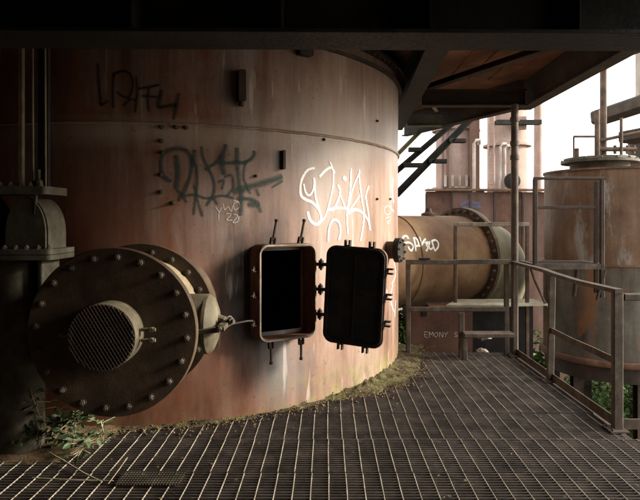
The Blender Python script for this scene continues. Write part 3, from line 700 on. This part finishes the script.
# tag on the pipe
def on_pipe(px, py):
    o = Vector((0,0,1.5)); d = Vector(((px-328)/560, 1, (219-py)/560)); w_ = o-F
    dd = d-pa*d.dot(pa); ww = w_-pa*w_.dot(pa); a = dd.dot(dd); b = 2*dd.dot(ww); c = ww.dot(ww)-PR*PR
    t = (-b-math.sqrt(max(b*b-4*a*c,0)))/(2*a); return o+d*t
def pipe_n(p): q = p-F; return (q-pa*q.dot(pa)).normalized()
g6 = [[(122,128),(105,100),(78,108),(68,140),(76,165)],[(80,168),(120,160),(150,172),(165,200),(150,235),(128,215),(122,195)],[(170,115),(182,170),(190,240)],[(170,115),(200,130),(215,170),(222,200)],
      [(180,195),(210,190)],[(222,110),(232,150),(238,195)],[(278,125),(255,160),(232,200)],[(272,168),(300,158),(288,185),(300,210),(282,240)],[(318,150),(308,190),(322,222),(350,205)],
      [(335,145),(348,190),(362,238)],[(330,150),(370,138),(395,170),(388,210),(362,238)]]
graffiti(bp, from_crop(g6, 395, 225, 9.14), on_pipe, pipe_n, .030, M['spray_white'])

# clutter under and before the pipe
cab = empty('sheet_box', (1.35,6.62,-.3), 'rust red sheet steel box with scrawled chalk letters under the pipe', 'box')
m = MB(); m.box((.93,6.58,-.3), (1.70,6.60,.44)); m.build('front_panel', M['cabinet'], cab)
m = MB(); m.box((.93,6.602,-.3), (1.70,7.0,.43)); m.build('body', M['rust_dark'], cab)
m = MB(); m.bar((1.13,6.565,.36), (1.13,6.565,.47), .06, .02, up=(0,1,0)); m.build('latch', M['soot'], cab)
FONT = {'E':[[(1,0),(0,0),(0,1),(1,1)],[(0,.5),(.8,.5)]],'M':[[(0,1),(0,0),(.5,.6),(1,0),(1,1)]],'O':[[(.5,0),(0,.4),(.3,1),(.9,.8),(1,.3),(.5,0)]],'N':[[(0,1),(0,0),(1,1),(1,0)]],
        'Y':[[(0,0),(.5,.5)],[(1,0),(.5,.5),(.4,1)]],'S':[[(1,.1),(.4,0),(.1,.3),(.8,.6),(.7,1),(0,.9)]],'K':[[(0,0),(0,1)],[(1,0),(0,.5),(1,1)]]}
def write(txt, x0, z0, h, adv, y):
    st = []
    for ch in txt:
        for s in FONT.get(ch, []): st.append([(x0+a*adv*.7+random.uniform(-.004,.004), z0+h*(1-b)+random.uniform(-.006,.006)) for a, b in s])
        x0 += adv
    return st, (lambda a, b: Vector((a, y, b)))
st_, pl_ = write('EMONY SK', 1.135, .115, .055, .058, 6.58)
graffiti(cab, st_, pl_, lambda p: Vector((0,-1,0)), .0065, M['spray_chalk'], 'chalk_letters')
m = MB(); m.extr([(1.38,6.55),(1.95,6.52),(2.62,6.62),(2.58,7.05),(1.62,7.02)], (0,0,.475), (1,0,0), (0,1,0), .02); tag(m.build('loose_board', M['plank']), 'pale weathered board lying in front of the big pipe', 'board')
m = MB(); m.extr([(1.20,6.6),(1.5,6.58),(1.52,6.98),(1.22,6.99)], (0,0,.4475), (1,0,0), (0,1,0), .012); tag(m.build('loose_plate', M['rust']), 'small rusty plate lying on the sheet steel box', 'plate')
for (x, y, z, s, lb) in ((1.80,6.42,.16,.055,'crumpled white scrap above the low step, under the pale board'),(1.76,6.40,-.02,.05,'crumpled white scrap on the ground under the step')):
    m = MB(); random.seed(int(x*100)); vs = []; fs = []
    for i in range(7):
        for j in range(10):
            t, p = PI*i/6, 2*PI*j/10; r = s*(1+.6*mnoise.noise(Vector((i*1.3,j*1.7,x*9)))); vs.append((x+1.5*r*math.sin(t)*math.cos(p), y+r*math.sin(t)*math.sin(p), z+.8*r*math.cos(t)))
    for i in range(6):
        for j in range(10): fs.append((i*10+j, i*10+(j+1)%10, (i+1)*10+(j+1)%10, (i+1)*10+j))
    m.add(vs, fs); tag(m.build('crumpled_scrap', M['pale'], smooth=20), lb, 'litter')
m = MB(); m.box((1.72,6.99,-.34), (2.56,7.01,.46)); tag(m.build('recess_shade_sheet', M['soot']), 'black sheet standing for the dark recess under the pale board', 'plate')  # sheet added; its black stands for the shade in the recess
m = MB(); m.box((.4,6.28,-.35), (2.6,7.4,-.30)); tag(m.build('ledge_slab', M['rust_dark']), 'dark steel ledge below the far guard rail', 'ledge')

# ================================================================== RIGHT-HAND TANK
RC_ = Vector((3.74, 7.42, 0)); RR = .82
rt = empty('rusty_tank', (RC_.x, RC_.y, -.55), 'rusty two tier round tank standing right of the guard rail', 'tank')
def ringpart(name, prof, mat, parent=rt, n=96): 
    m = MB(); m.lathe(RC_, HZ, prof, n); return m.build(name, mat, parent)
ringpart('upper_shell', [(.955,RR),(2.10,RR)], M['tank_up'])
ringpart('top_edge', [(2.101,RR+.015),(2.125,RR+.015)], M['rust'])
ringpart('middle_seam', [(.93,RR+.022),(.954,RR+.022)], M['rust'])
ringpart('lower_shell', [(-.20,RR+.01),(.929,RR+.01)], M['tank_low'])
ringpart('base_ring', [(-.27,RR+.05),(-.262,RR+.055),(-.215,RR+.055),(-.201,RR+.05)], M['rust'])
ringpart('skirt', [(-.46,RR-.01),(-.271,RR-.01)], M['rust_dark'])
for i in range(6):
    a = 2*PI*i/6+.53; p = RC_+Vector((math.cos(a),math.sin(a),0))*(RR-.12)
    m = MB(); m.ibeam((p.x,p.y,-3.2), (p.x,p.y,-.461), .12, .12, .012, up=(0,1,0)); m.build('leg', M['rust_dark'], rt)
lid = empty('lid_flange', (3.56,7.35,2.126), 'round bolted lid standing on the right hand tank', 'lid')
m = MB(); m.lathe((3.56,7.35,2.126), HZ, [(0,.36),(.10,.36),(.101,.47),(.135,.47),(.136,.44),(.17,.43)], 56); lf = m.build('flange', M['valve'], lid)
for i in range(16): bolt(lf, Vector((3.56,7.35,2.261))+spin(HZ, 2*PI*i/16)*.452, HZ, BOLT)
lr = empty('lid_rail', (3.55,7.2,2.29), 'small handrail and tall pipes standing on the tank lid', 'railing', rail_grp)
def lr_bar(p0, p1, r, name='bar', mat=M['flange']): m = MB(); m.tube([p0, p1], r, 10); return m.build(name, mat, lr)
lr_bar((3.16,7.2,2.23), (3.16,7.2,2.56), .012); lr_bar((3.16,7.2,2.56), (3.47,7.2,2.56), .014); lr_bar((3.46,7.2,2.29), (3.46,7.2,2.90), .032, 'post')
lr_bar((3.24,7.3,2.25), (3.24,7.3,2.42), .03, 'post'); lr_bar((3.59,7.3,2.29), (3.59,7.3,3.5), .042, 'tall_pipe', M['flange'])
lr_bar((3.77,7.2,2.29), (3.77,7.2,2.80), .02, 'post'); lr_bar((3.46,7.22,2.50), (4.3,7.22,2.68), .022); lr_bar((3.46,7.22,2.40), (3.97,7.22,2.40), .03, 'bar', M['flange'])
for x in (3.5,3.7,3.86,3.94): lr_bar((x,7.22,2.34), (x,7.22,2.45), .02, 'knob')
lr_bar((3.59,7.3,3.46), (3.59,3.6,3.46), .03, 'top_bar')
# walkway platform against the tank
wp = empty('side_landing', (2.8,6.3,.95), 'small grating landing with handrail hung on the right hand tank', 'landing')
m = MB(); m.box((2.230,6.05,.955), (2.990,6.09,1.015)); m.box((2.230,6.51,.955), (2.990,6.55,1.015)); m.box((2.230,6.091,.955), (2.270,6.509,1.015)); m.box((2.950,6.091,.955), (2.990,6.509,1.015)); m.build('frame', M['rail'], wp)
m = MB()
for i in range(24): m.box((2.275+.028*i,6.092,.98), (2.279+.028*i,6.508,1.012))
m.build('grating', M['bar'], wp)
def wpb(name, p0, p1, ww=.035, hh=.035): m = MB(); m.bar(p0, p1, ww, hh, up=(0,1,0) if abs(p1[2]-p0[2]) > .2 else (0,0,1)); m.build(name, M['rust_dark'], wp)
wpb('post', (2.245,6.07,1.016), (2.245,6.07,1.93), .045, .045); wpb('post', (2.970,6.07,.65), (2.970,6.07,1.93), .045, .045); wpb('post', (2.915,6.10,.70), (2.915,6.10,1.90))
wpb('top_rail', (2.230,6.07,1.94), (3.000,6.07,1.94), .045, .03); wpb('middle_rail', (2.270,6.07,1.625), (2.890,6.07,1.625), .03, .035)
wpb('hook_bar', (3.000,6.06,.95), (2.910,6.06,.62), .025, .03); wpb('bracket', (2.890,6.5,.94), (2.890,6.58,.60), .03, .05)
# elevated walkway at the upper right
ew = empty('elevated_walkway', (5.0,8.4,2.2), 'grey elevated walkway beam and column at the upper right', 'walkway')
def ewb(name, lo, hi, mat): m = MB(); m.box(lo, hi); m.build(name, mat, ew)
m = MB(); m.bar((4.47,9.3,3.17), (5.3,7.4,3.40), .30, .22); m.build('deck', M['beam_brown'], ew)
m = MB(); m.bar((4.80,9.0,2.80), (5.3,8.0,2.84), .4, .18); m.build('soffit', M['rust_dark'], ew)
ewb('column', (5.10,9.35,-3.2), (5.28,9.53,2.86), M['rust_dark']); ewb('cladding', (5.05,9.0,3.25), (5.3,9.2,5.2), M['pale'])
m = MB(); m.bar((4.45,9.25,4.0), (5.3,7.4,4.2), .05, .05); m.build('handrail', M['beam'], ew)

# ================================================================== BACKGROUND PLANT
def stove(name, px, D, rpx, z0, z1, mat, label):
    x = (px-328)/560*D; r = rpx/560*D; e = empty(name, (x,D,-3.2), label, 'stove', 'tall stoves beyond the pipe')
    m = MB(); m.lathe((x,D,-3.2), HZ, [(0,r),(z1+3.2,r),(z1+3.2+r*.6,r*.5)], 48); m.build('shell', mat, e)
    for zz in z0:
        m = MB(); m.lathe((x,D,zz), HZ, [(0,r+.01),(0,r+.12),(.06,r+.12),(.06,r+.01)], 48, caps=False); m.build('band', mat, e)
    return e, x, r
e, x, r = stove('stove_tower', 456, 18, 20, (2.45,4.3), 8, M['pink'], 'pinkish round stove tower seen under the slanting struts')
for i in range(5):
    xx = x-.5+.22*i; m = MB(); m.tube([(xx,18-r-.1,2.5),(xx,18-r-.1,2.85)], .045, 8); m.build('nozzle', M['pale'], e)
m = MB(); m.box((x-.75,18-r-.3,2.28), (x+.65,18-r+.2,2.42)); m.build('platform', M['beam'], e)
for s in (-.56,-.42):
    m = MB(); m.tube([(x+s,18-r-.02,-3),(x+s,18-r-.02,8)], .04, 8); m.build('riser_pipe', M['pink_dark'], e)
e, x, r = stove('stove_tower', 507, 16, 19, (3.55,4.75), 9, M['pink'], 'pink stove tower with ladder and round dark valve beside post')
m = MB()
for s in (-.74,-.58): m.tube([(x+s,15.3,-3),(x+s,15.3,9)], .03, 8)
for i in range(40): m.tube([(x-.74,15.3,-2.6+.28*i),(x-.58,15.3,-2.6+.28*i)], .014, 6)
m.build('ladder', M['pink'], e)
for s, zt in ((-1.15,3.55),(-.44,3.45),(-.32,3.40)):
    m = MB(); m.tube([(x+s,15.2,-3),(x+s,15.2,zt),(x+s+.06,15.2,zt+.09),(x+s+.16,15.25,zt+.10),(x+s+.18,15.35,zt)], .045, 8); m.build('bent_pipe', M['pale'], e)
m = MB(); m.lathe((x-.17,15.05,2.52), (0,-1,0), [(-.3,.12),(0,.12),(0,.215),(.05,.215),(.07,.18)], 28); m.build('round_valve', M['soot'], e)
m = MB(); m.box((x-.55,15.1,4.06), (x+.65,15.3,4.18)); m.build('crossbar', M['beam'], e)
m = MB(); m.box((x-.05,15.28,3.95), (x+.3,15.4,4.3)); m.build('access_box', M['pink'], e)
m = MB(); m.box((4.36,17.2,-3.2), (4.66,17.8,5.2)); tag(m.build('brown_shaft', M['pink_dark']), 'dark red brown square shaft between the two stove towers', 'shaft')
ch = empty('chimney_pipe', (8.25,22,-3.2), 'slender pale pink chimney pipe rising into the white sky', 'chimney')
m = MB(); m.lathe((8.25,22,-3.2), HZ, [(0,.17),(12,.15)], 20); m.build('shaft', M['pink'], ch)
for zz in (1.9,6.5): m = MB(); m.lathe((8.25,22,zz), HZ, [(0,.22),(.08,.22)], 20); m.build('collar', M['pink'], ch)
cw = empty('panel_wall', (4.6,14,-3.2), 'red brown wall of upright sheet panels behind the big pipe', 'wall')
xs = [2.45,3.1,3.55,4.15,4.85,5.6,6.4,7.4]
for i in range(len(xs)-1):
    m = MB(); m.box((xs[i]+.012,14+random.uniform(-.03,.03),-3.2), (xs[i+1]-.012,14.15,2.19+random.uniform(-.03,.03))); m.build('panel', M['pink_dark'] if i % 3 else M['cabinet'], cw)
    m = MB(); m.box((xs[i]-.03,13.9,-3.2), (xs[i]+.011,13.96,2.14)); m.build('batten', M['rust_dark'], cw)
m = MB(); m.box((xs[0],13.86,2.20), (xs[-1],14.2,2.25)); m.build('coping', M['rust'], cw)
bl = [[(460,205),(468,202),(480,204)],[(462,208),(472,206.5),(481,207)]]
graffiti(cw, bl, lambda a, b: Vector(((a-328)/560*13.94, 13.94, 1.5-(b-219)/560*13.94)), lambda p: Vector((0,-1,0)), .13, spray('blue_spray_paint', (.07,.10,.19), .55, .9))

# ================================================================== GREENERY, MOSS, DIRT
def leaves(m, pts, size, flat=.5):
    for p in pts:
        s = size*random.uniform(.6,1.3); e = Euler((random.uniform(-1,1)*flat*2, random.uniform(-1,1)*flat*2, random.uniform(0,6.28))).to_matrix()
        vs = [(0,-.05,0),(.32,.35,.06),(.26,.75,.04),(0,1.1,-.08),(-.26,.75,.04),(-.32,.35,.06),(0,.5,-.05)]
        m.add([Vector(p)+e@(Vector(v)*s) for v in vs], [(0,1,6),(1,2,6),(2,3,6),(3,4,6),(4,5,6),(5,0,6)])
def bush(name, c, rad, n, size, label, mat, seed, stems=8, group=None):
    random.seed(seed); c = Vector(c); e = empty(name, (c.x,c.y,c.z-rad[2]), label, 'bush', group)
    lobes = []
    for i in range(22):
        v = Vector((random.gauss(0,1),random.gauss(0,1),random.gauss(0,1))).normalized()*random.uniform(.45,.8)
        lobes.append((Vector((v.x*rad[0],v.y*rad[1],v.z*rad[2])), random.uniform(.22,.38)))
    pts = []
    while len(pts) < n:
        l, s = random.choice(lobes); v = Vector((random.gauss(0,1),random.gauss(0,1),random.gauss(0,1))).normalized()*random.uniform(.5,1.05)**.5
        pts.append(c+l+Vector((v.x*rad[0],v.y*rad[1],v.z*rad[2]))*s)
    m = MB(); leaves(m, pts, size, .55); m.build('foliage', mat, e, smooth=0)
    m = MB()
    for i in range(stems):
        q = c+lobes[i % len(lobes)][0]*.8; b = Vector((c.x+random.uniform(-.15,.15), c.y+random.uniform(-.15,.15), c.z-rad[2]))
        m.tube([b, b.lerp(q,.5)+Vector((random.uniform(-.1,.1),random.uniform(-.1,.1),.08)), q], .014, 6)
    m.build('stems', M['twig'], e)
bush('leafy_bush', (3.05,8.3,-1.55), (1.15,.8,1.6), 9000, .085, 'leafy green bush under the right hand tank, left of its leg', M['leaf'], 3, group='bushes below the platform')
bush('leafy_bush', (4.75,8.3,-1.6), (1.25,.9,1.55), 9000, .085, 'leafy green bush under the right hand tank at the picture edge', M['leaf'], 5, group='bushes below the platform')
bush('leafy_bush', (.86,6.75,.05), (.14,.25,.45), 700, .05, 'narrow green bush squeezed between furnace edge and far guard rail', M['leaf'], 8, 5, group='bushes below the platform')
bush('leafy_bush', (2.15,10.6,1.0), (.5,.4,.85), 1800, .07, 'green bush peeking over the top of the big pipe', M['leaf'], 9, 6, group='bushes below the platform')
# moss bank along the furnace foot
random.seed(11)
m = MB(); vs = []; fs = []; NA, NB = 320, 16
a0, a1 = ang_of(Vector((-1.55,4.0,0))), ang_of(Vector((.80,6.6,0)))
def bankw(a):
    p = tp(a, 0); t = (p.x+1.0)/1.6
    wv = .045 + .035*mnoise.noise(Vector((a*9,0,0)))
    if p.x > -.35: wv += .0
    k = max(0, min(1, (p.x+.05)/.45)); wv += .22*k + .10*mnoise.noise(Vector((a*14,5,0)))*k
    g = max(0, 1-abs(p.x+.48)/.16); return max(.004, wv*(1-g*.97))
for i in range(NA):
    a = a0+(a1-a0)*i/(NA-1); wv = bankw(a)
    for j in range(NB):
        t = j/(NB-1); r = TR-.02+(wv+.02)*t
        h = (1-t)**1.3*min(.25*wv,.042)*(1+.9*mnoise.noise(Vector((a*40,t*4,0)))) + .012*mnoise.noise(Vector((a*120,t*12,3)))*(1-t*t) + .004
        if t == 1: h = -.006
        q = tp(a, max(h,-.006), r+.02*mnoise.noise(Vector((a*30,t*3,8)))*t); vs.append(q)
for i in range(NA-1):
    for j in range(NB-1): q = i*NB+j; fs.append((q,q+1,q+NB+1,q+NB))
m.add(vs, fs); tag(m.build('moss_bank', M['moss'], smooth=60), 'yellow green moss and dirt banked along the furnace foot', 'moss', kind='stuff')
# crumbs of rust and dirt on the grating near the foot
m = MB()
for i in range(900):
    a = random.uniform(a0, a1); p = tp(a, 0, TR+bankw(a)+abs(random.gauss(0,.09))-.03); s = random.uniform(.003,.010)*(1.6 if random.random() < .07 else 1)
    e = Euler((random.random()*6,random.random()*6,random.random()*6)).to_matrix()
    z0 = random.uniform(.002,.006)
    m.add([p+Vector((0,0,z0+s*.5))+e@(Vector(v)*s) for v in ((1,0,-.4),(-.5,.9,-.4),(-.5,-.9,-.4),(0,0,1))], [(0,2,1),(0,1,3),(1,2,3),(2,0,3)])
tag(m.build('loose_crumbs', M['dirt'], smooth=0), 'loose crumbs of dirt scattered on the grating by the moss', 'debris', kind='stuff')
random.seed(33); m = MB(); pts = []
while len(pts) < 1500:
    a = random.uniform(a0, a1); wv = bankw(a)
    if wv < .05 or random.random() > wv*3.2: continue
    pts.append(tp(a, random.uniform(.004,.035), TR+wv*random.random()**1.3))
leaves(m, pts, .014, .6); tag(m.build('moss_tufts', M['moss_leaf'], smooth=0), 'small tufts of moss and dead leaves on the bank', 'moss', kind='stuff')
random.seed(44); m = MB(); pts = [Vector((random.uniform(-1.6,2.0), random.uniform(2.6,6.1), .006)) for i in range(110)]
pts = [p for p in pts if math.hypot(p.x-TC.x, p.y-TC.y) > TR+.05]
leaves(m, pts, .022, .12); tag(m.build('dead_leaf_scraps', M['moss_leaf'], smooth=0), 'scattered scraps of dead leaf lying on the grating floor', 'debris', kind='stuff')
# dirt patch at the left
m = MB(); vs = []; fs = []; nx, ny = 46, 22
for i in range(nx):
    for j in range(ny):
        x = -2.55+1.02*i/(nx-1)*(.86+.28*(j/ny)); y = 3.44+.62*j/(ny-1)
        edge = min(i/4, (nx-1-i)/5, j/2.5, 1)+.3*mnoise.noise(Vector((x*7,y*7,1)))
        y += .03*mnoise.noise(Vector((x*9,0,4)))
        z = -.006+.030*max(0,min(1,edge))*(1+.6*mnoise.noise(Vector((x*11,y*11,0)))); vs.append((x,y,z))
for i in range(nx-1):
    for j in range(ny-1): q = i*ny+j; fs.append((q,q+ny,q+ny+1,q+1))
m.add(vs, fs); tag(m.build('dirt_patch', M['dirt'], smooth=60), 'flat patch of brown dirt on the grating under the weeds', 'dirt', kind='stuff')
# weeds at the left
random.seed(21)
wd = 0
def weed(x, y, hgt, nl, label, lean):
    nl = int(nl*1.6)
    e = empty('weed_plant', (x,y,.03), label, 'weed', 'weeds at the furnace foot'); b = Vector((x,y,.02))
    tip = b+Vector((lean[0],lean[1],hgt)); pts = [b.lerp(tip,t)+Vector((.02*math.sin(t*4),.01*math.sin(t*5),0)) for t in (0,.25,.5,.75,1)]
    m = MB(); m.tube(pts, .004, 6); lp = []
    for i in range(nl):
        t = random.uniform(.15,1)**.8; p = b.lerp(tip,t); q = p+Vector((random.gauss(0,.05),random.gauss(0,.05),random.gauss(0,.02)))
        m.tube([p,q], .0018, 5); lp.append(q)
    m.build('stem', M['twig'], e); m = MB(); leaves(m, lp, .050, .45); m.build('leaves', M['weed'], e, smooth=0)
weed(-1.86,3.62,.40,22,'tall thin weed with sparse leaves left of the drum',(-.02,-.05))
weed(-1.66,3.58,.27,44,'bushy low weed right under the drum flange',(.07,-.04))
weed(-1.76,3.66,.20,44,'bushy low weed between the tall weed and the drum',(.02,-.05))
weed(-1.93,3.60,.15,34,'small creeping weed at the tall weed\'s left foot',(-.04,-.03))
weed(-2.06,3.64,.16,26,'small weed nearest the picture\'s left edge',(-.03,-.03))
weed(-1.57,3.52,.10,20,'tiny weed at the right end of the weed row',(.08,-.02))
weed(-1.48,3.60,.20,10,'upright sprig with few leaves below the mesh mouth',(.05,-.03))
m = MB(); m.tube([(-1.72,3.46,.055),(-1.60,3.40,.03),(-1.42,3.26,.02),(-1.28,3.17,.012)], .0045, 6); m.tube([(-1.70,3.22,.012),(-1.45,3.19,.014),(-1.22,3.18,.014)], .003, 6)
tag(m.build('dry_twig', M['twig']), 'long dry pale twig lying across the grating by the weeds', 'twig')
m = MB(); m.tube([(-1.24,3.16,.006),(-1.21,3.24,.05),(-1.19,3.32,.085)], .003, 6); tag(m.build('dry_stalk', M['twig']), 'short upright dry stalk by the loose mesh offcut', 'twig')
# loose offcut of finer mesh
lo = empty('mesh_offcut', (-1.0,3.22,.004), 'small pale offcut of fine mesh lying on the grating', 'mesh')
m = MB()
for i in range(22): m.box((-1.19+.0165*i,3.14,.006), (-1.187+.0165*i,3.30,.012))
m.build('wires', M['rail'], lo)
m = MB()
for j in range(7): m.box((-1.20,3.145+.025*j,.0121), (-.83,3.149+.025*j,.017))
m.build('cross_wires', M['valve'], lo)
